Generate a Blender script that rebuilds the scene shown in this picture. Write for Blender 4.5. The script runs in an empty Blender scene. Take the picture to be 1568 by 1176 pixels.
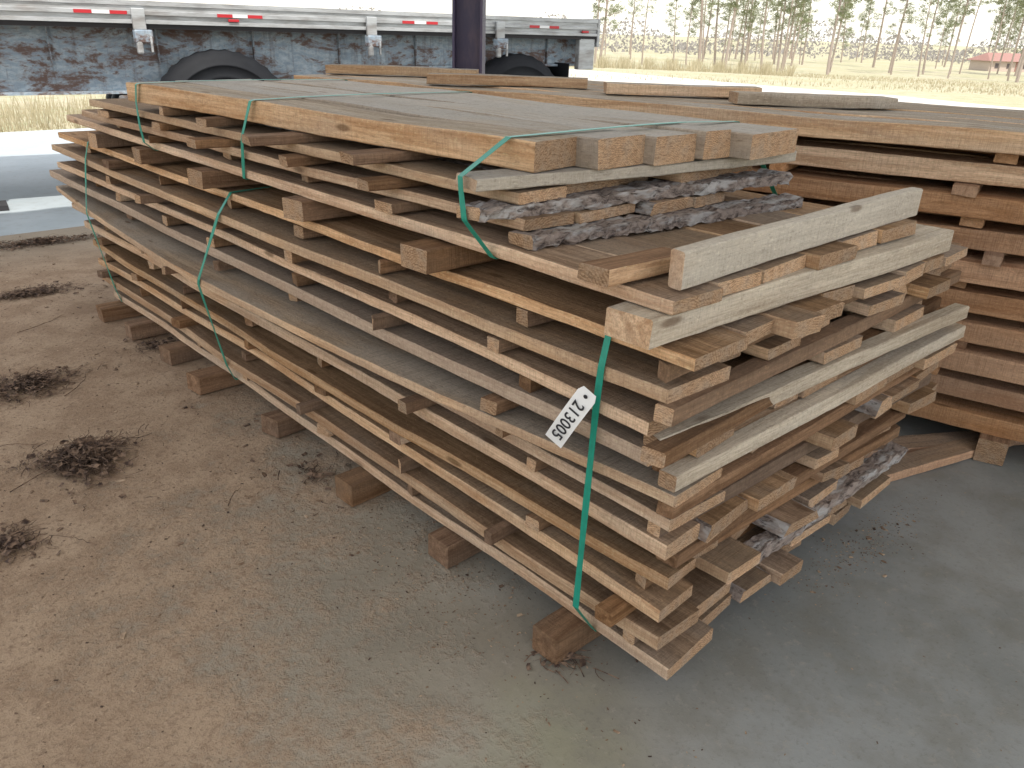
import bpy, math, random
from mathutils import Vector, Matrix
random.seed(7)
R=random.random
def U(a,b): return a+(b-a)*R()
scene=bpy.context.scene
rad=math.radians

# ------------------------------------------------------------------ node helpers
def newmat(name):
    m=bpy.data.materials.new(name); m.use_nodes=True
    nt=m.node_tree; nt.nodes.clear()
    out=nt.nodes.new('ShaderNodeOutputMaterial'); b=nt.nodes.new('ShaderNodeBsdfPrincipled')
    nt.links.new(b.outputs[0],out.inputs[0])
    return m,nt,b
class N:
    def __init__(s,nt): s.nt=nt
    def put(s,sock,v):
        if v is None: return
        if isinstance(v,bpy.types.NodeSocket): s.nt.links.new(v,sock)
        elif isinstance(v,(tuple,list)):
            if sock.type=='RGBA' and len(v)==3: v=(*v,1)
            sock.default_value=v
        else: sock.default_value=v
    def math(s,op,a,b=None,c=None,clamp=False):
        n=s.nt.nodes.new('ShaderNodeMath'); n.operation=op; n.use_clamp=clamp
        s.put(n.inputs[0],a); s.put(n.inputs[1],b)
        if c is not None: s.put(n.inputs[2],c)
        return n.outputs[0]
    def vmul(s,v,k):
        n=s.nt.nodes.new('ShaderNodeVectorMath'); n.operation='MULTIPLY'; s.put(n.inputs[0],v); s.put(n.inputs[1],k); return n.outputs[0]
    def vadd(s,v,k):
        n=s.nt.nodes.new('ShaderNodeVectorMath'); n.operation='ADD'; s.put(n.inputs[0],v); s.put(n.inputs[1],k); return n.outputs[0]
    def noise(s,v,scale=1,detail=3,rough=.55,dist=0):
        n=s.nt.nodes.new('ShaderNodeTexNoise'); s.put(n.inputs['Vector'],v)
        n.inputs['Scale'].default_value=scale; n.inputs['Detail'].default_value=detail
        n.inputs['Roughness'].default_value=rough; n.inputs['Distortion'].default_value=dist
        return n.outputs['Fac']
    def ramp(s,f,a,b):
        n=s.nt.nodes.new('ShaderNodeMapRange'); n.interpolation_type='SMOOTHSTEP'
        s.put(n.inputs[0],f); n.inputs[1].default_value=a; n.inputs[2].default_value=b
        return n.outputs[0]
    def lin(s,f,a,b,c,d):
        n=s.nt.nodes.new('ShaderNodeMapRange'); s.put(n.inputs[0],f)
        for i,v in enumerate((a,b,c,d)): n.inputs[i+1].default_value=v
        return n.outputs[0]
    def mix(s,f,a,b,mode='MIX'):
        n=s.nt.nodes.new('ShaderNodeMix'); n.data_type='RGBA'; n.blend_type=mode
        s.put(n.inputs[0],f); s.put(n.inputs[6],a); s.put(n.inputs[7],b); return n.outputs[2]
    def attr(s,name,o='Vector'):
        n=s.nt.nodes.new('ShaderNodeAttribute'); n.attribute_name=name; return n.outputs[o]
    def sep(s,v):
        n=s.nt.nodes.new('ShaderNodeSeparateXYZ'); s.put(n.inputs[0],v); return n.outputs
    def pos(s):
        return s.nt.nodes.new('ShaderNodeNewGeometry').outputs['Position']
    def objc(s):
        return s.nt.nodes.new('ShaderNodeTexCoord').outputs['Object']
    def bump(s,b,h,st=.3,d=.01):
        n=s.nt.nodes.new('ShaderNodeBump'); n.inputs['Strength'].default_value=st; n.inputs['Distance'].default_value=d
        s.put(n.inputs['Height'],h); s.nt.links.new(n.outputs[0],b.inputs['Normal'])

def wood(name,dark,light,grey,greyamt=.4,saw=.5,dirt=.4):
    m,nt,b=newmat(name); n=N(nt)
    bc=n.attr('bc'); tint=n.sep(n.attr('tint'))
    g1=n.noise(n.vmul(bc,(1.6,34,34)),1,4,.6,.6)
    g2=n.noise(n.vmul(bc,(9,260,260)),1,2,.7)
    sawn=n.noise(n.vmul(bc,(330,12,12)),1,3,.8)
    bl=n.noise(n.vmul(bc,(2.2,7,7)),1,3,.6)
    spk=n.noise(n.vmul(bc,(70,140,140)),1,4,.8)
    sawm=n.math('MULTIPLY',n.ramp(sawn,.45,.64),n.ramp(bl,.25,.6))
    c=n.mix(n.ramp(g1,.32,.68),dark,light)
    c=n.mix(n.math('MULTIPLY',n.ramp(g2,.35,.75),.45),c,tuple(x*.5 for x in dark))
    gm=n.math('MULTIPLY',n.ramp(n.math('ADD',bl,n.math('MULTIPLY',n.math('SUBTRACT',tint[2],.5),.45)),.36,.68),greyamt)
    c=n.mix(gm,c,grey)
    c=n.mix(n.math('MULTIPLY',sawm,saw*.6),c,tuple(x*.55 for x in dark))
    c=n.mix(n.math('MULTIPLY',n.math('SUBTRACT',1,n.ramp(spk,.30,.46)),.4),c,tuple(min(.8,x*1.35) for x in light))
    c=n.mix(n.math('MULTIPLY',n.ramp(spk,.52,.68),dirt*.8),c,(.11,.072,.047))
    vo=nt.nodes.new('ShaderNodeTexVoronoi'); n.put(vo.inputs['Vector'],n.vmul(bc,(2.6,9,9))); vo.inputs['Scale'].default_value=1
    c=n.mix(n.math('MULTIPLY',n.math('SUBTRACT',1,n.ramp(vo.outputs['Distance'],.05,.12)),.65),c,(.11,.06,.03))
    br=n.lin(tint[0],0,1,.78,1.22)
    hs=nt.nodes.new('ShaderNodeHueSaturation'); n.put(hs.inputs['Color'],c); n.put(hs.inputs['Value'],br)
    n.put(hs.inputs['Saturation'],n.lin(tint[1],0,1,.85,1.15))
    nt.links.new(hs.outputs[0],b.inputs['Base Color'])
    b.inputs['Roughness'].default_value=.9; b.inputs['Specular IOR Level'].default_value=.12
    h=n.math('ADD',n.math('MULTIPLY',sawn,saw),n.math('MULTIPLY',spk,1.4))
    n.bump(b,h,.85,.005)
    return m
def woodend(name,dark,light,grey):
    m,nt,b=newmat(name); n=N(nt)
    bc=n.attr('bc'); t=n.sep(n.attr('tint')); s=n.sep(bc)
    wx=n.math('SUBTRACT',s[1],n.lin(t[0],0,1,-.09,.09)); wz=n.math('SUBTRACT',s[2],n.lin(t[1],0,1,-.14,.02))
    wob=n.noise(n.vmul(bc,(0,22,22)),1,3,.6)
    r=n.math('SQRT',n.math('ADD',n.math('MULTIPLY',wx,wx),n.math('MULTIPLY',wz,wz)))
    r=n.math('ADD',r,n.math('MULTIPLY',wob,.022))
    rg=n.math('SINE',n.math('MULTIPLY',r,n.lin(t[2],0,1,800,1400)))
    rg=n.lin(rg,-1,1,0,1)
    k=n.noise(n.vmul(bc,(40,60,320)),1,3,.8)
    k2=n.noise(n.vmul(bc,(90,210,210)),1,3,.8)
    bl=n.noise(n.vadd(n.vmul(bc,(1,22,22)),n.vmul(n.attr('tint'),(30,30,30))),1,3,.6)
    c=n.mix(n.math('MULTIPLY',rg,n.lin(bl,.3,.7,.65,.15)),light,dark)
    c=n.mix(n.math('MULTIPLY',n.ramp(bl,.40,.70),.55),c,grey)
    c=n.mix(n.math('MULTIPLY',n.ramp(k,.46,.66),.6),c,tuple(x*.5 for x in dark))
    c=n.mix(n.math('MULTIPLY',n.ramp(k2,.5,.66),.5),c,tuple(x*.6 for x in dark))
    hs=nt.nodes.new('ShaderNodeHueSaturation'); n.put(hs.inputs['Color'],c); n.put(hs.inputs['Value'],n.lin(t[2],0,1,.70,1.2))
    nt.links.new(hs.outputs[0],b.inputs['Base Color'])
    b.inputs['Roughness'].default_value=.9; b.inputs['Specular IOR Level'].default_value=.12
    n.bump(b,n.math('ADD',k,k2),.9,.005)
    return m
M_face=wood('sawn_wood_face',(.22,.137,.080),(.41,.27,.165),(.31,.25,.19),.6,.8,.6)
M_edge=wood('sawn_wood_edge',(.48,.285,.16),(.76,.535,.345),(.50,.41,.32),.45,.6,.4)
M_end=woodend('wood_end_grain',(.26,.14,.07),(.62,.41,.25),(.42,.34,.26))
M_pale=wood('pale_weathered_wood',(.44,.355,.26),(.63,.54,.42),(.50,.46,.39),.5,.5,.4)
M_brn=wood('brown_sticker_wood',(.18,.10,.055),(.34,.205,.12),(.24,.18,.13),.4,.7,.5)
M_red=wood('red_sawn_wood',(.38,.20,.105),(.58,.345,.20),(.43,.30,.205),.4,.8,.45)
M_top=wood('grey_plank_top',(.31,.25,.185),(.49,.41,.32),(.44,.415,.375),.8,.7,.55)
M_gp=wood('weathered_tan_plank',(.28,.205,.14),(.44,.34,.24),(.38,.335,.28),.7,.7,.55)
def barkmat():
    m,nt,b=newmat('bark'); n=N(nt); bc=n.attr('bc')
    a=n.noise(n.vmul(bc,(28,60,60)),1,4,.7,.5); l=n.noise(n.vmul(bc,(9,30,30)),1,3,.6)
    c=n.mix(n.ramp(a,.32,.6),(.07,.05,.042),(.28,.225,.19)); c=n.mix(n.ramp(l,.47,.62),c,(.38,.36,.34))
    c=n.mix(n.math('MULTIPLY',n.math('SUBTRACT',1,n.ramp(a,.33,.44)),.8),c,(.06,.045,.04))
    nt.links.new(c,b.inputs['Base Color']); b.inputs['Roughness'].default_value=.95
    n.bump(b,a,1,.012); return m
M_bark=barkmat()
MATS=[M_face,M_edge,M_end,M_pale,M_brn,M_red,M_top,M_bark,M_gp]
FACE,EDGE,END,PALE,BRN,RED,TOP,BARK,GP=range(9)

# ------------------------------------------------------------------ board builder
class MB:
    def __init__(s): s.v=[];s.f=[];s.m=[];s.bc=[];s.t=[]
    def board(s,p,th,L,w,t,face=FACE,edge=EDGE,end=END,bow=0,wob=.003,seg=None,slope=0,ch=.003,rough=0,sag=0,tint=None,bot=None,cup=0,bark=0):
        """p start point (centre of the underside), th heading, L length, w width, t thickness"""
        c,sn=math.cos(th),math.sin(th)
        seg=seg or max(2,int(L/.055))
        if bark: seg=max(seg,int(L/.03))
        tint=tint or (R(),R(),R()); off=(R()*20,0,0)
        ph=[U(0,6.28) for _ in range(8)]; fr=[U(1.5,4),U(5,9),U(1.5,4),U(5,9)]
        base=len(s.v); n=8
        skew0,skew1=U(-.008,.008),U(-.008,.008)
        for i in range(seg+1):
            a=L*i/seg
            k=4*a/L*(1-a/L)
            b=bow*k
            wl=wob*(math.sin(fr[0]*a+ph[0])+.5*math.sin(fr[1]*a+ph[1]))
            wr=wob*(math.sin(fr[2]*a+ph[2])+.5*math.sin(fr[3]*a+ph[3]))
            tj=.03*t*math.sin(7*a+ph[4])
            zz=slope*a - sag*k + .0022*math.sin(4.2*a+ph[5])
            hw=w/2; bk=.45*t if bark else 0
            bl=bk*(1+.4*math.sin(9*a+ph[6])) if bark else 0
            nick=U(.001,.004) if R()<.06 else 0
            ring=[(-hw+wl+ch,0),(-hw+wl,ch),(-hw+wl+bl,t-ch+tj),(-hw+wl+ch+bl*1.6,t+tj),(hw+wr-ch-bl*1.6,t+tj),(hw+wr-bl,t-ch+tj),(hw+wr,ch),(hw+wr-ch,0)]
            for j,(y,z) in enumerate(ring):
                if rough: y+=U(-rough,rough)*1.3; z+=U(-rough,rough)
                else: y+=U(-.0010,.0010); z+=U(-.0008,.0008)
                if nick and j in (1,2): y+=nick
                if bark and j in (1,2,5,6): y+=U(-.004,.004)
                z+=cup*(4*(y/w)**2)
                aa=a
                if i==0: aa=skew0*(y/hw)+U(-.0028,.0028)
                if i==seg: aa=L+skew1*(y/hw)
                yy=y+b
                s.v.append((p[0]+c*aa-sn*yy,p[1]+sn*aa+c*yy,p[2]+z+zz))
                s.bc.append((aa+off[0],y,z)); s.t.append(tint)
        if bark: edge=BARK
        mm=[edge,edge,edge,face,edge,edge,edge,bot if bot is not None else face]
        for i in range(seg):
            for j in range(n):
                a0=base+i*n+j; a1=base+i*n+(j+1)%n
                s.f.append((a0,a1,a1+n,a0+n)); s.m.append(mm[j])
        s.f.append(tuple(base+j for j in range(n-1,-1,-1))); s.m.append(end)
        e=base+seg*n; s.f.append(tuple(e+j for j in range(n))); s.m.append(end)
    def long(s,x0,x1,y0,y1,z,t,rot=0,**k):
        s.board(((x0+x1)/2,y0,z),math.pi/2+rot,y1-y0,abs(x1-x0),t,**k)
    def cross(s,x0,x1,y,w,z,t,rot=0,**k):
        k.setdefault('face',BRN);k.setdefault('edge',BRN)
        s.board((x0,y,z),rot,x1-x0,w,t,**k)
    def obj(s,name,parent=None):
        me=bpy.data.meshes.new(name); me.from_pydata(s.v,[],s.f)
        for m in MATS: me.materials.append(m)
        me.polygons.foreach_set('material_index',s.m)
        a=me.attributes.new('bc','FLOAT_VECTOR','POINT'); a.data.foreach_set('vector',[q for v in s.bc for q in v])
        a=me.attributes.new('tint','FLOAT_VECTOR','POINT'); a.data.foreach_set('vector',[q for v in s.t for q in v])
        me.update()
        import bmesh
        bm=bmesh.new(); bm.from_mesh(me); bmesh.ops.recalc_face_normals(bm,faces=bm.faces); bm.to_mesh(me); bm.free()
        o=bpy.data.objects.new(name,me); scene.collection.objects.link(o)
        if parent: o.parent=parent
        return o
    def section(s,y,dy=.13):
        return [(v[0],v[2]) for v in s.v if abs(v[1]-y)<dy]

def simple(name,v,f,mats,mi=None,smooth=False,parent=None):
    me=bpy.data.meshes.new(name); me.from_pydata(v,[],f)
    for m in (mats if isinstance(mats,list) else [mats]): me.materials.append(m)
    if mi: me.polygons.foreach_set('material_index',mi)
    if smooth: me.polygons.foreach_set('use_smooth',[True]*len(f))
    me.update()
    o=bpy.data.objects.new(name,me); scene.collection.objects.link(o)
    if parent: o.parent=parent
    return o

# ------------------------------------------------------------------ lower bundle
low=MB()
Wd=[1.06,1.20,1.35,1.38,1.50,1.50,1.45,1.50,1.50,1.56,1.40]
X0=[-.0,-.02,-.02,0,0,-.01,-.03,-.06,-.07,-.06,-.055]
Y0=[.0,.02,.03,.03,.04,.03,.02,.07,.07,.04,.0]
YE=[3.84,3.9,3.95,4.05,4.12,4.25,4.34,4.30,4.2,4.15,4.05]
ZP=.081; TH=.036
stick=[.10,.50,1.02,1.58,2.14,2.70,3.22,3.72]
BK={(1,2),(1,5),(2,1),(2,4),(3,3),(5,5),(7,2),(8,5),(9,3),(4,6),(0,2),(3,6),(6,4),(8,2),(9,6),(4,1),(2,6),(5,2)}
for y in (.30,.80,1.28,1.88,2.45,2.85,3.27,3.65):
    low.cross(U(-.12,-.04),1.1,y,U(.085,.10),.004,.078,rot=U(-.05,.05),face=BRN,edge=BRN,end=BRN,tint=(U(.2,.8),R(),R()),wob=.004)
for i in range(11):
    z=.09+ZP*i
    x=X0[i]; xe=Wd[i]; k=0
    lsag=U(-.004,.006)
    while x<xe-.06:
        w=U(.105,.225)
        if xe-x-w<.08: w=xe-x
        y0=Y0[i]+(U(-.005,.0) if k==0 else U(-.05,.085)); ye=YE[i]+U(-.14,.06)
        bow=U(-.012,.012); rot=0; face=FACE
        if i==6 and k==0: bow=.12; face=GP; w=max(w,.2)
        if i==5 and k==0: bow=-.012
        if i==2 and k==0: bow=-.035
        if i==8 and k==0: bow=-.03
        if i==9 and k==0: bow=.025
        if i==3 and k==0: bow=.02
        t=TH+U(-.010,.004)
        low.long(x,x+w-U(.004,.014),y0,ye,z,t,bow=bow,rot=rot,wob=U(.001,.006),sag=lsag+U(-.001,.004),cup=U(-.002,.003),bark=((i,k) in BK),face=face)
        x+=w; k+=1
    if i<10:
        for y in stick:
            a=X0[i]+U(-.01,.06)
            q=R()
            if q<.22: a=X0[i]-U(.02,.06)
            pale=R()<.12
            low.cross(a,Wd[i]-U(-.03,.10),y+U(-.07,.07),U(.028,.06),z+TH+.003,ZP-TH-U(.005,.012),rot=U(-.05,.05),wob=.002,
                      face=(EDGE if pale else BRN),edge=(EDGE if pale else BRN),end=(END if R()<.5 else BRN))
low.cross(-.035,1.50,.035,.05,.09+ZP*6+TH+.003,ZP-TH-.005,rot=-.012,face=PALE,edge=PALE,tint=(.7,.5,.3))
low.cross(-.05,1.44,.075,.05,.09+ZP*7+TH+.003,ZP-TH-.005,rot=-.05,face=PALE,edge=PALE,tint=(.5,.6,.3))
low.cross(.40,1.33,.05,.05,.09+ZP*1+TH+.003,ZP-TH-.005,rot=-.01,face=BARK,edge=BARK,rough=.004,seg=40)
low_o=low.obj('lumber_stack')
ztop=.09+ZP*10+TH+.002
# ------------------------------------------------------------------ upper bundle
up=MB()
ZT=ztop+.004
up.cross(-.115,1.22,.115,.115,ZT,.062,rot=-.035,face=PALE,edge=PALE,end=EDGE,tint=(.65,.5,.4))
for y,a in ((.78,-.14),(1.45,-.10),(2.1,-.13),(2.75,-.1),(3.3,-.1)):
    up.cross(a,1.15,y,.10,ZT,.06,rot=U(-.04,.04),tint=(U(.3,.8),R(),R()))
Z7=ZT+.064
def layer(mb,x0,x1,y0,y1,z,t,ws,jit=.04,rot=0,bk=(),**k):
    x=x0; i=0
    tot=sum(ws)
    for w in ws:
        w=w*(x1-x0)/tot
        yy=y0+(0 if i==0 else U(-jit,jit))
        mb.long(x,x+w-U(.004,.012),yy,y1+U(-.12,.08),z,t+U(-.004,.002),rot=rot,cup=U(-.002,.002),wob=U(.001,.005),bark=(i in bk),**k)
        x+=w; i+=1
layer(up,-.065,1.07,.045,3.75,Z7,.034,[.15,.16,.2,.17,.2,.2],jit=.05)
z6=Z7+.036
up.cross(-.045,.98,.50,.075,z6,.028,rot=-.11,face=BARK,edge=BARK,rough=.005,seg=60)
for y in (.98,1.5,2.05,2.6,3.1): up.cross(U(-.13,-.02),1.0,y,U(.05,.08),z6,.027,rot=U(-.06,.06))
z5=z6+.030
layer(up,-.03,.95,.50,3.35,z5,.028,[.15,.2,.17,.14,.2],jit=.05,rot=.03,bk=(2,4))
z4=z5+.030
up.cross(-.13,.98,.58,.085,z4,.030,rot=-.12,face=BARK,edge=BARK,rough=.005,seg=60)
for y in (1.0,1.45,1.95,2.45,3.0): up.cross(U(-.19,-.08),.98,y,U(.05,.08),z4,.028,rot=U(-.06,.06))
z3=z4+.032
layer(up,-.03,.93,.53,3.2,z3,.028,[.16,.2,.15,.18,.2],jit=.05,rot=.04,bk=(1,4))
z2=z3+.031
up.cross(-.12,1.0,.60,.10,z2,.028,rot=-.13,face=TOP,edge=PALE,end=EDGE,tint=(.4,.3,.9))
for y in (1.05,1.5,1.95,2.35): up.cross(U(-.22,-.12),.95,y,U(.05,.08),z2,.027,rot=U(-.06,.06))
z1=z2+.030
xs=[.03,.20,.385,.56,.67,.93]; ys=[.55,.50,.47,.44,.38]
for i in range(5):
    up.long(xs[i],xs[i+1]-(.006 if i<3 else .003),ys[i],2.62+U(-.05,.1),z1,.07+U(-.003,.003),rot=.075 if i<3 else .07,face=TOP,edge=(EDGE if i==0 else GP),wob=.003,tint=(U(.4,.9),(.8 if i==0 else .4),(.3 if i==0 else .8)))
up.cross(-.02,1.14,.085,.036,z6+.002,.075,rot=.02,face=PALE,edge=PALE,end=EDGE,tint=(.7,.3,.9),bot=PALE)
up.cross(-.13,.12,.20,.075,z6+.002,.034,rot=-.05,face=BRN,edge=EDGE)
up_o=up.obj('lumber_stack')

# ------------------------------------------------------------------ right stack
rs=MB()
A2=math.atan2(-(3.33-.10),.80)
def rpt(s,o,z):
    d=Vector((math.cos(A2),math.sin(A2))); nrm=Vector((-d.y,d.x))
    q=Vector((1.13,3.42))+d*s+nrm*o
    return (q.x,q.y,z)
nl=10; P2=.117; T2=.078
for i in range(nl):
    z=.10+P2*i; o=U(-.03,.04)
    if i==nl-1: o=-.05
    for k in range(6):
        rs.board(rpt(U(-.15,.1) ,o+.1+k*.215,z),A2,5.2,.20+U(-.01,.01),T2+U(-.008,.002),face=(RED if i<nl-1 else TOP),edge=(RED if i<nl-2 else EDGE),wob=.003,bow=U(-.01,.01),tint=(U(.3,.9),R()*.6+.3,R()))
    if i<nl-1:
        for s_ in (.3,1.1,1.9,2.6,3.35,4.1,4.9):
            p=rpt(s_+U(-.1,.1),o-U(-.03,.06),z+T2+.002)
            rs.board(p,A2+math.pi/2+U(-.04,.04),1.3,U(.06,.09),P2-T2-.004,face=RED,edge=RED,end=RED)
for s_ in (.3,1.5,2.6,3.6,4.7):
    rs.board(rpt(s_,-.03,.004),A2+math.pi/2,1.3,.1,.093,face=BRN,edge=BRN)
zt=.10+P2*(nl-1)+T2+.003
hd=-rad(43.5)
rs.board((1.33,2.64,zt),hd+.03,.80,.13,.045,face=TOP,edge=EDGE)
rs.board((1.78,1.86,zt),hd-.02,.72,.13,.045,face=TOP,edge=EDGE)
rs.board((1.88,1.22,zt+.0),hd+.05,.68,.12,.045,face=TOP,edge=TOP)
rs.board((1.28,3.51,zt),hd+.0,.85,.14,.045,face=TOP,edge=EDGE)
rs_o=rs.obj('lumber_stack')
fb=MB()
fb.board((1.45,.42,.004),-.55,1.9,.10,.03,face=FACE,edge=RED)
fb.obj('loose_board')
fb=MB()
fb.board((1.50,.16,.004),-.30,1.9,.09,.035,face=FACE,edge=RED)
fb.obj('loose_board')

# ------------------------------------------------------------------ straps
def hull(pts):
    pts=sorted(set(pts))
    def half(ps):
        h=[]
        for p in ps:
            while len(h)>1 and (h[-1][0]-h[-2][0])*(p[1]-h[-2][1])-(h[-1][1]-h[-2][1])*(p[0]-h[-2][0])<=0: h.pop()
            h.append(p)
        return h
    a=half(pts); b=half(pts[::-1]); return a[:-1]+b[:-1]
m,nt,b=newmat('green_polyester_strap'); n=N(nt)
q=n.noise(n.vmul(n.pos(),(60,60,60)),1,3); nt.links.new(n.mix(q,(.005,.17,.115),(.012,.30,.21)),b.inputs['Base Color']); b.inputs['Roughness'].default_value=.38
M_strap=m
def strap(mbs,y,k=0,kx=0,zmin=-1,w=.018,off=.004,dy=.10):
    pts=[]
    for mb in mbs: pts+=[p for p in mb.section(y,dy) if p[1]>zmin]
    h=hull([(round(a,4),round(c,4)) for a,c in pts])
    zs=[p[1] for p in h]; cx=sum(p[0] for p in h)/len(h); cz=(min(zs)+max(zs))/2
    H=[]
    for i in range(len(h)):
        a=h[i]; c=h[(i+1)%len(h)]; L=math.dist(a,c); nn=max(1,int(L/.03))
        for j in range(nn): H.append((a[0]+(c[0]-a[0])*j/nn,a[1]+(c[1]-a[1])*j/nn))
    v=[];f=[]
    for (x,z) in H:
        d=Vector((x-cx,(z-cz)*2)); d.normalize()
        nx,nz=x+d.x*off, z+d.y*off
        yy=y+k*(z-cz)+kx*(x-cx)
        tw=.0015*math.sin(z*23+x*9)
        for s_ in (-.5,.5): v.append((nx+s_*tw,yy+s_*w,nz))
        for s_ in (-.5,.5): v.append((nx+s_*tw+d.x*.0012,yy+s_*w,nz+d.y*.0012))
    n_=len(H)
    for i in range(n_):
        a=4*i; c=4*((i+1)%n_)
        f+= [(a,a+1,c+1,c),(a+2,c+2,c+3,a+3),(a,c,c+2,a+2),(a+1,a+3,c+3,c+1)]
    return simple('green_strap',v,f,M_strap)
strap([low],.215,k=-.02,zmin=.094)
strap([low],2.14,k=-.34,zmin=.094,dy=.2)
strap([low],3.58,k=-.10,zmin=.094)
strap([up],.575,k=.2,kx=-.03,zmin=Z7-.01,dy=.12)
strap([up],1.78,k=-.4,zmin=Z7-.01)
strap([up],2.58,k=-.4,zmin=Z7-.01)

# tag
m,nt,b=newmat('white_paper_tag'); n=N(nt)
q=n.noise(n.vmul(n.pos(),(40,40,40)),1,4); nt.links.new(n.mix(q,(.70,.70,.68),(.80,.80,.79)),b.inputs['Base Color']); b.inputs['Roughness'].default_value=.6
M_tag=m
m,nt,b=newmat('black_ink'); b.inputs['Base Color'].default_value=(.02,.02,.025,1); b.inputs['Roughness'].default_value=.6; M_ink=m
tagE=bpy.data.objects.new('paper_tag',None); scene.collection.objects.link(tagE)
vv=[];ff=[]
Lt,Wt=.135,.036
for i in range(13):
    a=Lt*i/12; bend=.006*math.sin(a/Lt*3.0)
    ww=Wt/2 if i>0 else Wt/2-.005
    for s_ in (-1,1): vv.append((a,s_*ww,bend))
for i in range(12): ff.append((2*i,2*i+2,2*i+3,2*i+1))
tg=simple('paper',vv,ff,M_tag,parent=tagE)
md=tg.modifiers.new('s','SOLIDIFY'); md.thickness=.0006; md.offset=-1
cu=bpy.data.curves.new('digits','FONT'); cu.body='213005'; cu.size=.030; cu.extrude=.0002; cu.space_character=1.05; cu.offset=.0003
tx=bpy.data.objects.new('digits',cu); scene.collection.objects.link(tx); tx.data.materials.append(M_ink); tx.parent=tagE
tx.location=(.026,-.0105,.0068)
hv=[(.012+.004*math.cos(i*.7854),.004*math.sin(i*.7854),.0035) for i in range(8)]
simple('hole',hv,[tuple(range(8))],M_ink,parent=tagE)
ex=Vector((-.05,.50,-.86)).normalized(); nz=Vector((-.93,-.35,.1)); nz=(nz-ex*nz.dot(ex)).normalized(); ey=nz.cross(ex)
tagE.matrix_world=Matrix.Translation((-.118,.195,.81))@(Matrix((ex,ey,nz)).transposed()*1.3).to_4x4()

# ------------------------------------------------------------------ ground
def gz(x,y):
    r=math.hypot(x,y)
    return -.06-2.2*min(1,max(0,(r-30)/80))
m,nt,b=newmat('grass_field'); n=N(nt); p=n.pos()
a=n.noise(n.vmul(p,(.08,.08,.08)),1,4,.6); c2=n.noise(n.vmul(p,(1.5,1.5,1.5)),1,4,.7); c3=n.noise(n.vmul(p,(12,12,12)),1,3,.7)
c=n.mix(n.ramp(a,.35,.65),(.38,.35,.22),(.44,.39,.28)); c=n.mix(n.ramp(c2,.4,.7),c,(.30,.31,.18)); c=n.mix(n.math('MULTIPLY',n.ramp(c3,.5,.7),.5),c,(.22,.19,.12))
nt.links.new(c,b.inputs['Base Color']); b.inputs['Roughness'].default_value=1; n.bump(b,c3,.6,.05)
M_grass=m
v=[];f=[]
radii=[0,4,10,16,22,30,40,50,62,75,90,110,140,200,320,600,1200]; NA=64
for r in radii:
    for i in range(NA):
        a=2*math.pi*i/NA; x,y=r*math.cos(a),r*math.sin(a); v.append((x,y,gz(x,y)+(.12*math.sin(x*.13)*math.cos(y*.11) if r>30 else 0)))
for j in range(len(radii)-1):
    for i in range(NA):
        a=j*NA+i; c=j*NA+(i+1)%NA; f.append((a,c,c+NA,a+NA))
simple('ground',v,f,M_grass,smooth=True)

m,nt,b=newmat('dusty_concrete'); n=N(nt); p=n.pos(); s=n.sep(p)
big=n.noise(n.vmul(p,(1.1,1.1,1.1)),1,4,.6,.4); med=n.noise(n.vmul(p,(5,5,5)),1,5,.65); fin=n.noise(n.vmul(p,(60,60,60)),1,4,.75); vf=n.noise(n.vmul(p,(220,220,220)),1,2,.7)
sp=n.noise(n.vmul(p,(24,24,24)),1,4,.8)
wx=n.ramp(n.math('ADD',n.math('SUBTRACT',s[0],n.math('MULTIPLY',s[1],.6)),n.math('MULTIPLY',n.math('SUBTRACT',big,.5),1.2)),-.75,.55)
cA=n.mix(wx,(.235,.205,.155),(.19,.20,.19)); cB=n.mix(wx,(.33,.295,.23),(.275,.285,.275))
con=n.mix(n.ramp(big,.35,.65),cA,cB); con=n.mix(n.math('MULTIPLY',n.ramp(med,.42,.7),.5),con,(.175,.165,.135))
con=n.mix(n.math('MULTIPLY',n.ramp(fin,.52,.7),.3),con,(.11,.10,.08))
con=n.mix(n.math('MULTIPLY',n.ramp(sp,.56,.66),.35),con,(.34,.31,.26))
drt=n.mix(n.ramp(med,.35,.65),(.27,.178,.11),(.39,.28,.185)); drt=n.mix(n.math('MULTIPLY',n.ramp(fin,.48,.68),.6),drt,(.15,.095,.058))
drt=n.mix(n.math('MULTIPLY',n.ramp(vf,.55,.7),.5),drt,(.48,.37,.25))
drt=n.mix(n.math('MULTIPLY',n.ramp(sp,.52,.66),.5),drt,(.18,.11,.068))
mk=n.math('ADD',n.math('MULTIPLY',s[1],.48),n.math('MULTIPLY',n.math('SUBTRACT',big,.5),1.8))
mk=n.math('ADD',mk,n.math('MULTIPLY',n.math('SUBTRACT',med,.5),1.8))
mk=n.math('ADD',mk,n.math('MULTIPLY',s[0],-.66))
mk=n.math('ADD',mk,n.math('MULTIPLY',n.math('SUBTRACT',sp,.5),1.4))
mask=n.ramp(mk,.25,1.2)
lo=n.math('SUBTRACT',1,n.ramp(s[1],4.6,5.8)); mask=n.math('MULTIPLY',mask,n.lin(lo,0,1,.35,1))
mask=n.math('MULTIPLY',mask,.90)
c=n.mix(mask,con,drt)
dx=n.math('SUBTRACT',s[0],-.26); dy=n.math('SUBTRACT',s[1],.10)
dd=n.math('SQRT',n.math('ADD',n.math('MULTIPLY',dx,dx),n.math('MULTIPLY',dy,dy)))
dd=n.math('ADD',dd,n.math('MULTIPLY',n.math('SUBTRACT',med,.5),.5))
c=n.mix(n.math('MULTIPLY',n.math('SUBTRACT',1,n.ramp(dd,.0,.26)),.22),c,(.30,.31,.14))
nt.links.new(c,b.inputs['Base Color'])
n.put(b.inputs['Roughness'],n.lin(mask,0,1,.6,.95)); b.inputs['Specular IOR Level'].default_value=.3
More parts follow.
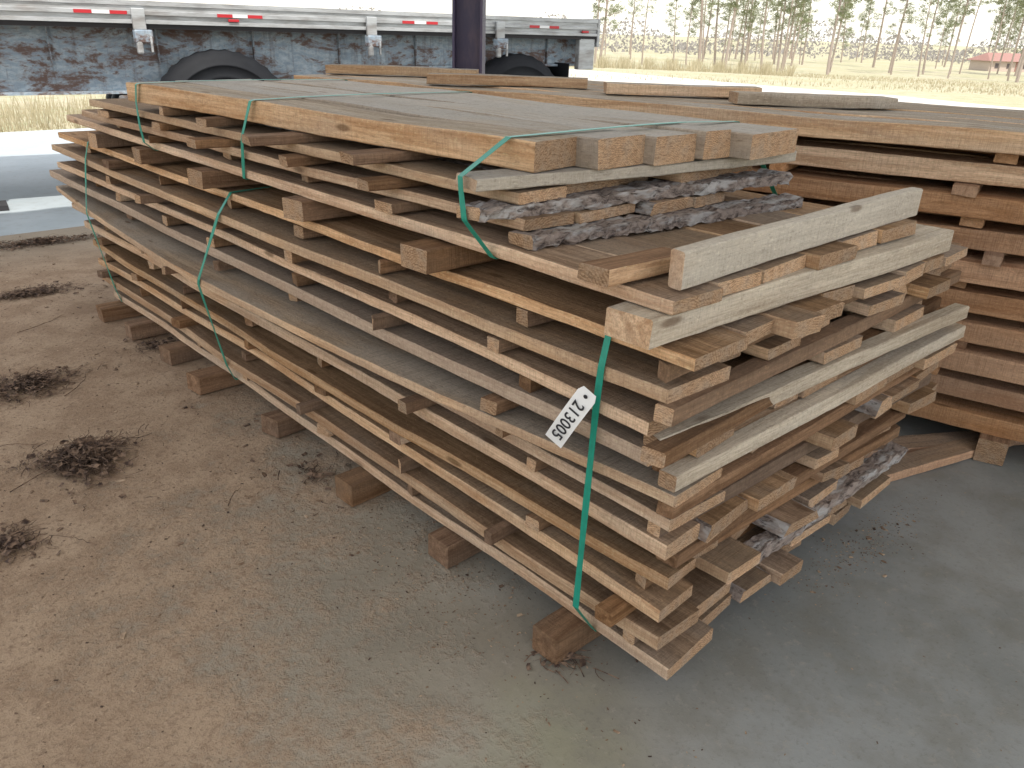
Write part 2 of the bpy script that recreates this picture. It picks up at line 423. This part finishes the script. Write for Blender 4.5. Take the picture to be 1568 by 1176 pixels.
h=n.math('ADD',n.math('MULTIPLY',fin,n.lin(mask,0,1,.15,1)),n.math('MULTIPLY',sp,n.lin(mask,0,1,.15,1.2)))
n.bump(b,h,.55,.012)
M_con=m
def slab(name,x0,x1,y0,y1,zt,zb,mat):
    vv=[(x,y,z) for z in (zb,zt) for (x,y) in ((x0,y0),(x1,y0),(x1,y1),(x0,y1))]
    return simple(name,vv,[(3,2,1,0),(4,5,6,7),(0,1,5,4),(1,2,6,5),(2,3,7,6),(3,0,4,7)],mat)
slab('concrete_floor',-9,9,-8,5.95,0,-.1,M_con)
m,nt,b=newmat('pale_concrete'); n=N(nt); p=n.pos()
a=n.noise(n.vmul(p,(.7,.7,.7)),1,4,.6); f2=n.noise(n.vmul(p,(14,14,14)),1,4,.7)
c=n.mix(n.ramp(a,.35,.65),(.34,.39,.41),(.43,.48,.50)); c=n.mix(n.math('MULTIPLY',n.ramp(f2,.5,.7),.3),c,(.25,.24,.22))
nt.links.new(c,b.inputs['Base Color']); b.inputs['Roughness'].default_value=.6; n.bump(b,f2,.2,.01)
slab('concrete_apron',-30,14,5.985,12.3,-.018,-.1,m)
m,nt,b=newmat('sandy_road'); n=N(nt); p=n.pos()
a=n.noise(n.vmul(p,(.6,.6,.6)),1,5,.7); c=n.mix(a,(.44,.41,.35),(.60,.57,.51)); nt.links.new(c,b.inputs['Base Color']); b.inputs['Roughness'].default_value=1
vv=[];ff=[]
for i in range(40):
    y=-60+i*3.2; xc=20+.02*y+1.2*math.sin(y*.05); w1=5+U(-.4,.4); w2=4+U(-.4,.4)
    vv+=[(xc-w1,y,-.045),(xc+w2,y,-.045)]
for i in range(39): a=2*i; ff.append((a,a+1,a+3,a+2))
simple('sandy_road',vv,ff,m)

# ------------------------------------------------------------------ shed
m,nt,b=newmat('purple_painted_steel'); n=N(nt); q=n.noise(n.vmul(n.pos(),(9,9,3)),1,4,.7)
nt.links.new(n.mix(n.ramp(q,.4,.7),(.045,.035,.075),(.085,.06,.09)),b.inputs['Base Color']); b.inputs['Roughness'].default_value=.55
M_steel=m
m,nt,b=newmat('galvanised_sheet'); n=N(nt); q=n.noise(n.vmul(n.pos(),(2,2,2)),1,4)
nt.links.new(n.mix(q,(.6,.6,.6),(.75,.75,.75)),b.inputs['Base Color']); b.inputs['Roughness'].default_value=.6
M_galv=m
shed=bpy.data.objects.new('open_shed',None); scene.collection.objects.link(shed)
def box(name,c,d,mat,parent=None,rot=0,bev=0):
    x,y,z=[q/2 for q in d]
    vv=[(a*x,b_*y,c_*z) for c_ in (-1,1) for (a,b_) in ((-1,-1),(1,-1),(1,1),(-1,1))]
    o=simple(name,vv,[(3,2,1,0),(4,5,6,7),(0,1,5,4),(1,2,6,5),(2,3,7,6),(3,0,4,7)],mat,parent=parent)
    o.location=c; o.rotation_euler=(0,0,rot)
    if bev: md=o.modifiers.new('b','BEVEL'); md.width=bev; md.segments=2
    return o
HR=5.4
def hcol(x,y,h,rot,name):
    prof=[(-.1,-.1),(.1,-.1),(.1,-.085),(.007,-.085),(.007,.085),(.1,.085),(.1,.1),(-.1,.1),(-.1,.085),(-.007,.085),(-.007,-.085),(-.1,-.085)]
    vv=[(a,b_,z) for z in (0.0,h) for a,b_ in prof]; k=len(prof)
    ff=[(i,(i+1)%k,(i+1)%k+k,i+k) for i in range(k)]+[tuple(range(k,2*k))]
    o=simple(name,vv,ff,M_steel,parent=shed); o.location=(x,y,.02); o.rotation_euler=(0,0,rot)
    box(name+'_baseplate',(x,y,.011),(.34,.34,.02),M_steel,shed,rot)
hcol(2.48,3.70,HR,.75,'column_1'); hcol(-4.2,3.7,HR,.75,'column_2'); hcol(-4.2,-4.2,HR+.2,.75,'column_3'); hcol(2.48,-4.2,HR+.2,.75,'column_4')
vv=[];ff=[];K=110
for i in range(K+1):
    x=-4.6+11.4*i/K; zz=HR+.17+(.03 if i%4 in(0,1) else 0)
    vv+=[(x,-4.6,zz+.3),(x,3.9,zz)]
for i in range(K): a=2*i; ff.append((a,a+2,a+3,a+1))
ro=simple('roof_sheet',vv,ff,M_galv,parent=shed)
box('eave_beam',(1,3.7,HR+.09),(11,.12,.14),M_steel,shed)
box('eave_beam_2',(1,-4.2,HR+.34),(11,.12,.14),M_steel,shed)

# ------------------------------------------------------------------ trailer
TR=bpy.data.objects.new('flatbed_trailer',None); scene.collection.objects.link(TR)
TR.location=(.40,6.67,0.075); TR.rotation_euler=(0,0,math.atan2(5.78-6.67,6.1-.4))
m,nt,b=newmat('aluminium_rail'); n=N(nt); q=n.noise(n.vmul(n.objc(),(3,20,20)),1,4,.7); q3=n.noise(n.vmul(n.objc(),(1.2,3,3)),1,4,.7)
c=n.mix(n.ramp(q,.35,.7),(.50,.52,.53),(.30,.30,.30)); c=n.mix(n.math('MULTIPLY',n.ramp(q3,.48,.65),.45),c,(.22,.18,.15))
nt.links.new(c,b.inputs['Base Color']); b.inputs['Roughness'].default_value=.5; b.inputs['Metallic'].default_value=.3
M_alu=m
m,nt,b=newmat('rusty_blue_frame'); n=N(nt); o_=n.objc()
q=n.noise(n.vmul(o_,(2.2,3,5)),1,6,.75,.5); q2=n.noise(n.vmul(o_,(14,14,30)),1,4,.7); st=n.noise(n.vmul(o_,(22,5,2)),1,4,.7)
c=n.mix(n.ramp(q2,.35,.7),(.26,.33,.40),(.46,.53,.58)); c=n.mix(n.ramp(n.math('ADD',q,n.math('MULTIPLY',n.math('SUBTRACT',q2,.5),.4)),.45,.60),c,(.14,.09,.075))
c=n.mix(n.math('MULTIPLY',n.ramp(st,.5,.68),.4),c,(.10,.07,.06))
nt.links.new(c,b.inputs['Base Color']); b.inputs['Roughness'].default_value=.75; M_rust=m
m,nt,b=newmat('black_rubber'); n=N(nt); q=n.noise(n.vmul(n.objc(),(8,8,8)),1,4); nt.links.new(n.mix(q,(.008,.009,.012),(.020,.022,.026)),b.inputs['Base Color']); b.inputs['Roughness'].default_value=.7; b.inputs['Specular IOR Level'].default_value=.25; M_rub=m
m,nt,b=newmat('dark_underframe'); b.inputs['Base Color'].default_value=(.03,.028,.03,1); b.inputs['Roughness'].default_value=.8; M_dark=m
m,nt,b=newmat('red_reflector'); b.inputs['Base Color'].default_value=(.50,.02,.03,1); b.inputs['Roughness'].default_value=.4; M_refr=m
m,nt,b=newmat('white_reflector'); b.inputs['Base Color'].default_value=(.8,.8,.8,1); b.inputs['Roughness'].default_value=.3; M_refw=m
m,nt,b=newmat('rim_steel'); b.inputs['Base Color'].default_value=(.45,.45,.43,1); b.inputs['Roughness'].default_value=.5; M_rim=m
XL,XR=-9.0,5.77
prof=[(0,1.535),(0,1.50),(.012,1.496),(.012,1.462),(0,1.458),(0,1.43),(.02,1.425),(.02,1.395),(0,1.39),(0,1.365),(.05,1.365),(.05,1.535)]
def rail(name,flip):
    vv=[];k=len(prof)
    for x in (XL,XR):
        for (y,z) in prof: vv.append((x,(2.5-y) if flip else y,z))
    ff=[(i,(i+1)%k,(i+1)%k+k,i+k) for i in range(k)]+[tuple(range(k)),tuple(range(2*k-1,k-1,-1))]
    simple(name,vv,ff,M_alu,parent=TR)
rail('side_rail_1',False); rail('side_rail_2',True)
box('deck',((XL+XR)/2,1.25,1.50),(XR-XL-.02,2.396,.04),M_galv,TR)
x=XL+.2
while x<XR-.2:
    box('crossmember',(x,1.25,1.425),(.06,2.39,.10),M_dark,TR); x+=.45
for yb in (.30,2.15):
    pts=[(XL,1.37),(XL,.86),(-4,.82),(2.6,.84),(3.4,1.04),(XR-.05,1.07),(XR-.05,1.37)]
    vv=[(a,yb,z) for a,z in pts]+[(a,yb+.02,z) for a,z in pts]; k=len(pts)
    ff=[tuple(range(k)),tuple(range(2*k-1,k-1,-1))]+[(i,(i+1)%k,(i+1)%k+k,i+k) for i in range(k)]
    simple('main_beam',vv,ff,M_rust,parent=TR)
    bp=pts[1:6]; vv=[]
    for a,z in bp: vv+=[(a,yb-.06,z-.002),(a,yb+.08,z-.002),(a,yb-.06,z-.025),(a,yb+.08,z-.025)]
    ff=[]
    for i in range(len(bp)-1):
        a=4*i;c=a+4; ff+=[(a,c,c+1,a+1),(a+2,a+3,c+3,c+2),(a,a+2,c+2,c),(a+1,c+1,c+3,a+3)]
    simple('beam_flange',vv,ff,M_rust,parent=TR)
    x=-8
    while x<XR-.4:
        box('web_stiffener',(x,yb-.02,1.2),(.012,.036,.32),M_rust,TR); x+=.83
box('side_channel',((XL+XR)/2,.045,1.345),(XR-XL,.05,.035),M_dark,TR)
for x in (-2.2,.95,3.0,4.45,-5,-7.5):
    box('stake_pocket',(x,-.022,1.40),(.10,.035,.16),M_alu,TR,bev=.006)
    box('winch_body',(x+.02,-.01,1.27),(.14,.09,.10),M_rust,TR,bev=.01)
    box('winch_drum',(x-.02,-.03,1.20),(.05,.05,.13),M_alu,TR,bev=.015)
    box('winch_handle',(x+.07,-.05,1.21),(.018,.02,.12),M_alu,TR,bev=.004)
def refl(x):
    for i in range(3): 
        box('reflector',(x+i*.13,-.0025,1.444),(.128,.004,.026),(M_refr if i%2==0 else M_refw),TR)
for x in (.55,1.65,3.4,4.9,-3,-5): refl(x)
for x in (1.72,XR-.18):
    box('marker_light',(x,-.004,1.408),(.09,.02,.022),M_refr,TR,bev=.003)
box('rear_plate',(XR+.02,1.25,1.40),(.035,2.5,.29),M_alu,TR,bev=.006)
box('rear_bracket',(XR-.12,.06,1.18),(.22,.08,.33),M_alu,TR,bev=.01)
box('rear_bumper',(XR-.02,1.25,.62),(.1,2.4,.12),M_alu,TR,bev=.01)
box('bumper_upright',(XR-.02,.7,.95),(.08,.08,.6),M_alu,TR); box('bumper_upright_2',(XR-.02,1.8,.95),(.08,.08,.6),M_alu,TR)
box('mudflap',(XR-.35,.33,.78),(.012,.58,.60),M_rub,TR)
def wheel(x,yc,nm):
    pr=[(.27,-.11),(.33,-.135),(.40,-.14),(.405,-.148),(.42,-.141),(.50,-.14),(.505,-.148),(.515,-.14),(.56,-.12),(.625,-.085),(.635,0),(.625,.085),(.56,.12),(.47,.145),(.33,.135),(.27,.11)]
    vv=[];ff=[];S=64
    for i in range(S):
        a=2*math.pi*i/S
        for j,(r,y) in enumerate(pr):
            rr=r-(.012 if (i%2==0 and 8<=j<=12) else 0); vv.append((rr*math.cos(a),y,rr*math.sin(a)))
    k=len(pr)
    for i in range(S):
        for j in range(k-1): a=i*k+j; c=((i+1)%S)*k+j; ff.append((a,a+1,c+1,c))
    o=simple(nm+'_tyre',vv,ff,M_rub,smooth=True,parent=TR); o.location=(x,yc,.545)
    pr2=[(.27,-.11),(.255,-.10),(.24,-.03),(.20,.0),(.13,.0),(.11,-.06),(.09,-.10),(.0,-.10)]
    vv=[];ff=[]
    for i in range(S):
        a=2*math.pi*i/S
        for (r,y) in pr2: vv.append((r*math.cos(a),y,r*math.sin(a)))
    k=len(pr2)
    for i in range(S):
        for j in range(k-1): a=i*k+j; c=((i+1)%S)*k+j; ff.append((a,a+1,c+1,c))
    o=simple(nm+'_rim',vv,ff,M_rim,smooth=True,parent=TR); o.location=(x,yc,.545)
for i,x in enumerate((1.60,4.76)):
    for j,y in enumerate((.14,.46,2.04,2.36)): wheel(x,y,'wheel_%d%d'%(i,j))
    box('axle',(x,1.25,.545),(.12,2.1,.12),M_dark,TR)
    box('suspension_hanger',(x-.5,.62,.8),(.12,.1,.5),M_dark,TR)
box('landing_leg',(-.35,.35,.50),(.09,.09,1.1),M_dark,TR); box('landing_foot',(-.35,.35,-.07),(.25,.25,.04),M_dark,TR)

# ------------------------------------------------------------------ vegetation
def leafmat(name,c1,c2,tr=.35):
    m=bpy.data.materials.new(name); m.use_nodes=True; nt=m.node_tree; nt.nodes.clear(); n=N(nt)
    out=nt.nodes.new('ShaderNodeOutputMaterial'); d=nt.nodes.new('ShaderNodeBsdfDiffuse'); t=nt.nodes.new('ShaderNodeBsdfTranslucent'); mx=nt.nodes.new('ShaderNodeMixShader')
    q=n.noise(n.vmul(n.pos(),(1.3,1.3,1.3)),1,3,.7); c=n.mix(n.ramp(q,.35,.65),c1,c2)
    nt.links.new(c,d.inputs[0]); nt.links.new(c,t.inputs[0]); mx.inputs[0].default_value=tr
    nt.links.new(d.outputs[0],mx.inputs[1]); nt.links.new(t.outputs[0],mx.inputs[2]); nt.links.new(mx.outputs[0],out.inputs[0])
    return m
M_needle=leafmat('pine_needles',(.16,.18,.10),(.26,.28,.16))  # needle green lightened, distance haze mixed into the colour
M_dry=leafmat('dry_grass_blades',(.38,.33,.21),(.52,.46,.32))
M_haze=leafmat('distant_foliage',(.28,.26,.25),(.37,.35,.33))  # aerial haze put into the colour: foliage paled towards grey
m,nt,b=newmat('pine_trunk'); n=N(nt); q=n.noise(n.vmul(n.pos(),(6,6,1.5)),1,4,.7); nt.links.new(n.mix(q,(.25,.20,.17),(.38,.32,.27)),b.inputs['Base Color']); b.inputs['Roughness'].default_value=1; M_trunk=m
def tree_mesh(h,seed,first):
    rr=random.Random(seed); v=[];f=[];mi=[]
    def tube(p0,p1,r0,r1,S=6,seg=1,wav=0):
        p0=Vector(p0);p1=Vector(p1);d=(p1-p0).normalized(); a=d.orthogonal().normalized(); b_=d.cross(a); base=len(v)
        for i in range(seg+1):
            t=i/seg; c=p0.lerp(p1,t)+Vector((wav*math.sin(t*5+seed),wav*math.cos(t*4+seed),0)); r=r0+(r1-r0)*t
            for j in range(S): an=6.2832*j/S; v.append(tuple(c+a*(r*math.cos(an))+b_*(r*math.sin(an))))
        for i in range(seg):
            for j in range(S):
                q=base+i*S; f.append((q+j,q+(j+1)%S,q+S+(j+1)%S,q+S+j)); mi.append(0)
    lean=(rr.uniform(-.9,.9),rr.uniform(-.9,.9))
    r0=rr.uniform(.08,.17)
    tube((0,0,-.3),(lean[0],lean[1],h),r0,.02,7,10,.12)
    nb=int(h*2.8)
    for k in range(nb):
        z=first+(h-first)*(k/nb)**.9+rr.uniform(-.2,.2); t=z/h; L=rr.uniform(.6,1)*(2.8*(1-t)+.5)*(.5 if rr.random()<.35 else 1)
        a=rr.uniform(0,6.283); up_=rr.uniform(-.1,.45)
        p0=Vector((lean[0]*t,lean[1]*t,z)); p1=p0+Vector((math.cos(a)*L,math.sin(a)*L,up_*L))
        tube(p0,p1,.025,.007,4)
        for _ in range(rr.randint(3,7)):
            q=p0.lerp(p1,rr.uniform(.35,1.05))+Vector((rr.uniform(-.3,.3),rr.uniform(-.3,.3),rr.uniform(-.2,.25)))
            for __ in range(18):
                d=Vector((rr.gauss(0,1),rr.gauss(0,1),rr.gauss(.2,.8))).normalized(); s_=rr.uniform(.14,.36)
                w=d.orthogonal().normalized()*rr.uniform(.014,.036); o=q+Vector((rr.gauss(0,.13),rr.gauss(0,.13),rr.gauss(0,.09))); bb=len(v)
                v.extend([tuple(o-w),tuple(o+w),tuple(o+d*s_)]); f.append((bb,bb+1,bb+2)); mi.append(1)
    me=bpy.data.meshes.new('pine_tree'); me.from_pydata(v,[],f); me.materials.append(M_trunk); me.materials.append(M_needle)
    me.polygons.foreach_set('material_index',mi); me.update(); return me
tms=[tree_mesh(U(9,17),s_,[2.6,3.4,4.5,3.8,6,3,5][s_]) for s_ in range(7)]
CX,CY=-1.2919,-.8045
fw=Vector((math.sin(rad(43.5)),math.cos(rad(43.5)))); rt=Vector((fw.y,-fw.x))
def place(depth,lat): 
    return CX+fw.x*depth+rt.x*lat, CY+fw.y*depth+rt.y*lat
for k in range(84):
    d=U(70,165); lat=d*(U(.06,.82))
    x,y=place(d,lat)
    o=bpy.data.objects.new('pine_tree',tms[k%7]); scene.collection.objects.link(o); o.location=(x,y,gz(x,y)); o.rotation_euler=(0,0,U(0,6.28)); s_=U(.75,1.35); o.scale=(s_,s_,s_*U(.9,1.15))
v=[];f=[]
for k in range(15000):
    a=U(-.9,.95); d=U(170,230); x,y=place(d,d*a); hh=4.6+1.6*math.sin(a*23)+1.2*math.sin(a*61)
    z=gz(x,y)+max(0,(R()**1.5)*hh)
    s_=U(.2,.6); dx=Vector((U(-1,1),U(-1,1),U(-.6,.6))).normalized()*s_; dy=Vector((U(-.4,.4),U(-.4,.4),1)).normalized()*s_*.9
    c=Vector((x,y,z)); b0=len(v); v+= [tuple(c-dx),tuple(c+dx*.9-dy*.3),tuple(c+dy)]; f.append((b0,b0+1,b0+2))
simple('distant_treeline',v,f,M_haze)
v=[];f=[]
def blades(nb,fn,hmin,hmax,w):
    for k in range(nb):
        x,y=fn(); z=gz(x,y)-.05; h=U(hmin,hmax); a=U(0,6.28); ww=w*U(.6,1.3); lx,ly=U(-.3,.3)*h,U(-.3,.3)*h
        b0=len(v); v.extend([(x-ww*math.cos(a),y-ww*math.sin(a),z),(x+ww*math.cos(a),y+ww*math.sin(a),z),(x+lx,y+ly,z+h)]); f.append((b0,b0+1,b0+2))
blades(14000,lambda:(U(-12,14),12.4+4*R()**1.5),.12,.45,.010)
def fld():
    d=30+45*R(); return place(d,d*U(.05,.8))
blades(9000,fld,.08,.22,.03)
def brush():
    d=U(50,68); c=R(); return place(d,d*(.05+.26*c+.01*math.sin(c*60)))
blades(5000,brush,.2,1.0,.028)
simple('dry_grass',v,f,M_dry)
# house
H=bpy.data.objects.new('red_roofed_house',None); scene.collection.objects.link(H)
hx,hy=place(132,132*.555); H.location=(hx,hy,gz(hx,hy)-.1); H.rotation_euler=(0,0,rad(-43.5)+.12); H.scale=(.95,.95,.85)
m,nt,b=newmat('tan_siding'); n=N(nt); q=n.noise(n.vmul(n.objc(),(1,1,12)),1,3); nt.links.new(n.mix(q,(.42,.34,.28),(.55,.46,.40)),b.inputs['Base Color']); M_sid=m
m,nt,b=newmat('red_brown_roof'); n=N(nt); q=n.noise(n.vmul(n.objc(),(6,1,1)),1,3); nt.links.new(n.mix(q,(.26,.13,.10),(.34,.18,.15)),b.inputs['Base Color']); M_rr=m
m,nt,b=newmat('dark_opening'); b.inputs['Base Color'].default_value=(.10,.08,.08,1); M_op=m
box('walls',(0,0,.9),(9,5,1.8),M_sid,H)
simple('roof',[(-5,-3,1.8),(5,-3,1.8),(5,3,1.8),(-5,3,1.8),(-3.6,0,3.1),(3.6,0,3.1)],[(0,1,5,4),(2,3,4,5),(1,2,5),(3,0,4),(3,2,1,0)],M_rr,parent=H)
for x in (-3.2,-1.2,1.6,3.3): box('window',(x,-2.52,1.05),(.8,.06,.8),M_op,H)
box('door',(.3,-2.52,.9),(.9,.06,1.7),M_rr,H)
box('wing_walls',(7.2,.4,.7),(5,3.5,1.4),M_sid,H)
simple('wing_roof',[(4.6,-1.8,1.42),(10,-1.8,1.42),(10,2.6,1.42),(4.6,2.6,1.42),(4.6,.4,2.2),(10,.4,2.2)],[(0,1,5,4),(2,3,4,5),(1,2,5),(3,0,4),(3,2,1,0)],M_rr,parent=H)

# ------------------------------------------------------------------ debris
m,nt,b=newmat('bark_litter'); n=N(nt); q=n.noise(n.vmul(n.pos(),(50,50,50)),1,2); nt.links.new(n.mix(n.ramp(q,.35,.65),(.05,.03,.022),(.20,.13,.085)),b.inputs['Base Color']); b.inputs['Roughness'].default_value=1; M_lit=m
m,nt,b=newmat('wood_chip'); n=N(nt); q=n.noise(n.vmul(n.pos(),(40,40,40)),1,2); nt.links.new(n.mix(n.ramp(q,.35,.65),(.16,.10,.06),(.46,.34,.23)),b.inputs['Base Color']); b.inputs['Roughness'].default_value=1; M_chip=m
def clump(cx,cy,r,nn,flat=.045,asp=1,ang=0,mat=None):
    v=[];f=[]
    for k in range(nn):
        rr=r*abs(random.gauss(0,.42)); a=U(0,6.28); rr*=1+.35*math.sin(3*a+cx*9); lx,ly=rr*math.cos(a)*asp,rr*math.sin(a)
        x=cx+lx*math.cos(ang)-ly*math.sin(ang); y=cy+lx*math.sin(ang)+ly*math.cos(ang)
        z=.003+R()*flat*max(.05,1-rr/r); L=U(.02,.08); th=U(0,6.28); cz=U(-.25,.35); w=U(.0006,.0016)
        if R()<.3: w=U(.003,.009); L*=.4
        kink=U(-1.2,1.2)
        for s_ in range(4):
            t=s_/3; aa=th+kink*t; px=x+L*t*math.cos(aa); py=y+L*t*math.sin(aa); pz=max(.002,z+cz*L*t*(1-t*.6))
            nx,ny=-math.sin(aa)*w,math.cos(aa)*w; b0=len(v); v+=[(px-nx,py-ny,pz),(px+nx,py+ny,pz+w)]
            if s_: f.append((b0-2,b0-1,b0+1,b0))
    simple('pine_needle_litter',v,f,mat or M_lit)
clump(-.67,2.12,.20,1900,.075)
clump(-.62,2.95,.20,800,.05,1.3); clump(-.80,2.98,.2,400,.03)
clump(-1.0,1.72,.12,300,.03)
clump(-.30,4.35,.14,900,.03,3.2,.0); clump(.1,5.55,.14,1200,.04,5,-.15); clump(-.6,5.75,.14,900,.04,5,-.15)
clump(-.05,.27,.07,70,.012,mat=M_lit)
clump(-.08,1.5,.2,110,.01,1.5,1.5); clump(-.04,3.1,.2,250,.02)
v=[];f=[];mi=[]
def chips(n_,fn,smin,smax,pbig,pdark):
    for k in range(n_):
        x,y=fn()
        s_=U(smin,smax)*(1 if R()<1-pbig else U(2,3.2)); a=U(0,6.28); e=s_*U(1,2.6); c,sn=math.cos(a),math.sin(a); b0=len(v)
        for z in (.0005,s_*U(.3,1.0)):
            for (p_,q_) in ((-e,-s_),(e,-s_*U(.4,1)),(e*U(.6,1),s_),(-e*U(.5,1),s_*.8)): v.append((x+p_*c-q_*sn,y+p_*sn+q_*c,z))
        mt=0 if R()<pdark else 1
        for q in ((4,5,6,7),(0,1,5,4),(1,2,6,5),(2,3,7,6),(3,0,4,7)): f.append(tuple(b0+i for i in q)); mi.append(mt)
def dl():
    while True:
        x,y=U(-1.5,.05),U(.5,6)
        if R()<min(1,(y-.3)/1.2): return x,y
chips(4800,dl,.0008,.0025,.04,.5)
chips(220,lambda:(U(-1.2,1.9),U(-1,1.6)),.0007,.0018,.02,.6)
chips(600,lambda:(random.gauss(1.05,.2),random.gauss(-.02,.05)),.0007,.0018,.04,.4)
chips(600,lambda:(random.gauss(-.1,.12),random.gauss(.7,.35)),.0008,.0022,.04,.4)
simple('wood_chips',v,f,[M_lit,M_chip],mi)
v=[];f=[]
for (x,y,L,th) in ((-.92,2.05,.32,.3),(-.6,1.95,.16,1.9),(-.75,2.35,.22,2.6),(-.55,2.75,.25,.5),(-.95,2.7,.3,2.9),(-.4,1.5,.12,.9),(-.8,1.55,.1,2.2),(-.5,3.7,.3,.2)):
    w=.002; kk=U(-.5,.5); S=6; b0=len(v)
    for i in range(S+1):
        t=i/S; a=th+kk*t; px=x+L*t*math.cos(a); py=y+L*t*math.sin(a); pz=.004+.012*math.sin(t*3.1)*R()
        r=w*(1-.6*t)
        for (q1,q2) in ((-r,0),(0,r*1.6),(r,0)): v.append((px-math.sin(a)*q1,py+math.cos(a)*q1,pz+q2))
    for i in range(S):
        for j in range(3): q=b0+3*i; f.append((q+j,q+(j+1)%3,q+3+(j+1)%3,q+3+j))
simple('fallen_twigs',v,f,M_lit)

# ------------------------------------------------------------------ light, sky, camera
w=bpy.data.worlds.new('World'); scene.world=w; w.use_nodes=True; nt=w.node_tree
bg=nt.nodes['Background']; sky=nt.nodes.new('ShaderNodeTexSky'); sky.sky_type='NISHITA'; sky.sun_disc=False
el=rad(60); to=Vector((-.42,-.91)); to.normalize()
sky.sun_elevation=el; sky.sun_rotation=math.atan2(to.x,to.y); sky.air_density=1.0; sky.dust_density=1.5; sky.ozone_density=1
n=N(nt); lifted_sky=n.mix(1.0,sky.outputs[0],(7.7,7.3,6.6),'ADD')  # constant warm white added to the sky colour, brightens the shaded stacks
nt.links.new(lifted_sky,bg.inputs[0]); bg.inputs[1].default_value=.15
sl=bpy.data.lights.new('sun','SUN'); sl.energy=4.6; sl.angle=rad(.5); sl.color=(1,.95,.88)
so=bpy.data.objects.new('sun',sl); scene.collection.objects.link(so)
dv=Vector((to.x*math.cos(el),to.y*math.cos(el),math.sin(el)))
so.rotation_euler=dv.to_track_quat('Z','Y').to_euler()
cam=bpy.data.cameras.new('camera'); co=bpy.data.objects.new('camera',cam); scene.collection.objects.link(co); scene.camera=co
A=rad(43.5);pt=rad(23.9);rl=rad(1.9)
F=Vector((math.sin(A)*math.cos(pt),math.cos(A)*math.cos(pt),-math.sin(pt))); Rr=Vector((math.cos(A),-math.sin(A),0)); Uu=Rr.cross(F)
R2=Rr*math.cos(rl)+Uu*math.sin(rl); U2=-Rr*math.sin(rl)+Uu*math.cos(rl)
co.matrix_world=Matrix.Translation((CX,CY,1.5))@Matrix((R2,U2,-F)).transposed().to_4x4()
cam.sensor_width=36; cam.lens=1230/1568*36; cam.clip_start=.05; cam.clip_end=3000
scene.view_settings.view_transform='Standard'; scene.view_settings.look='None'; scene.view_settings.exposure=0; scene.view_settings.gamma=1
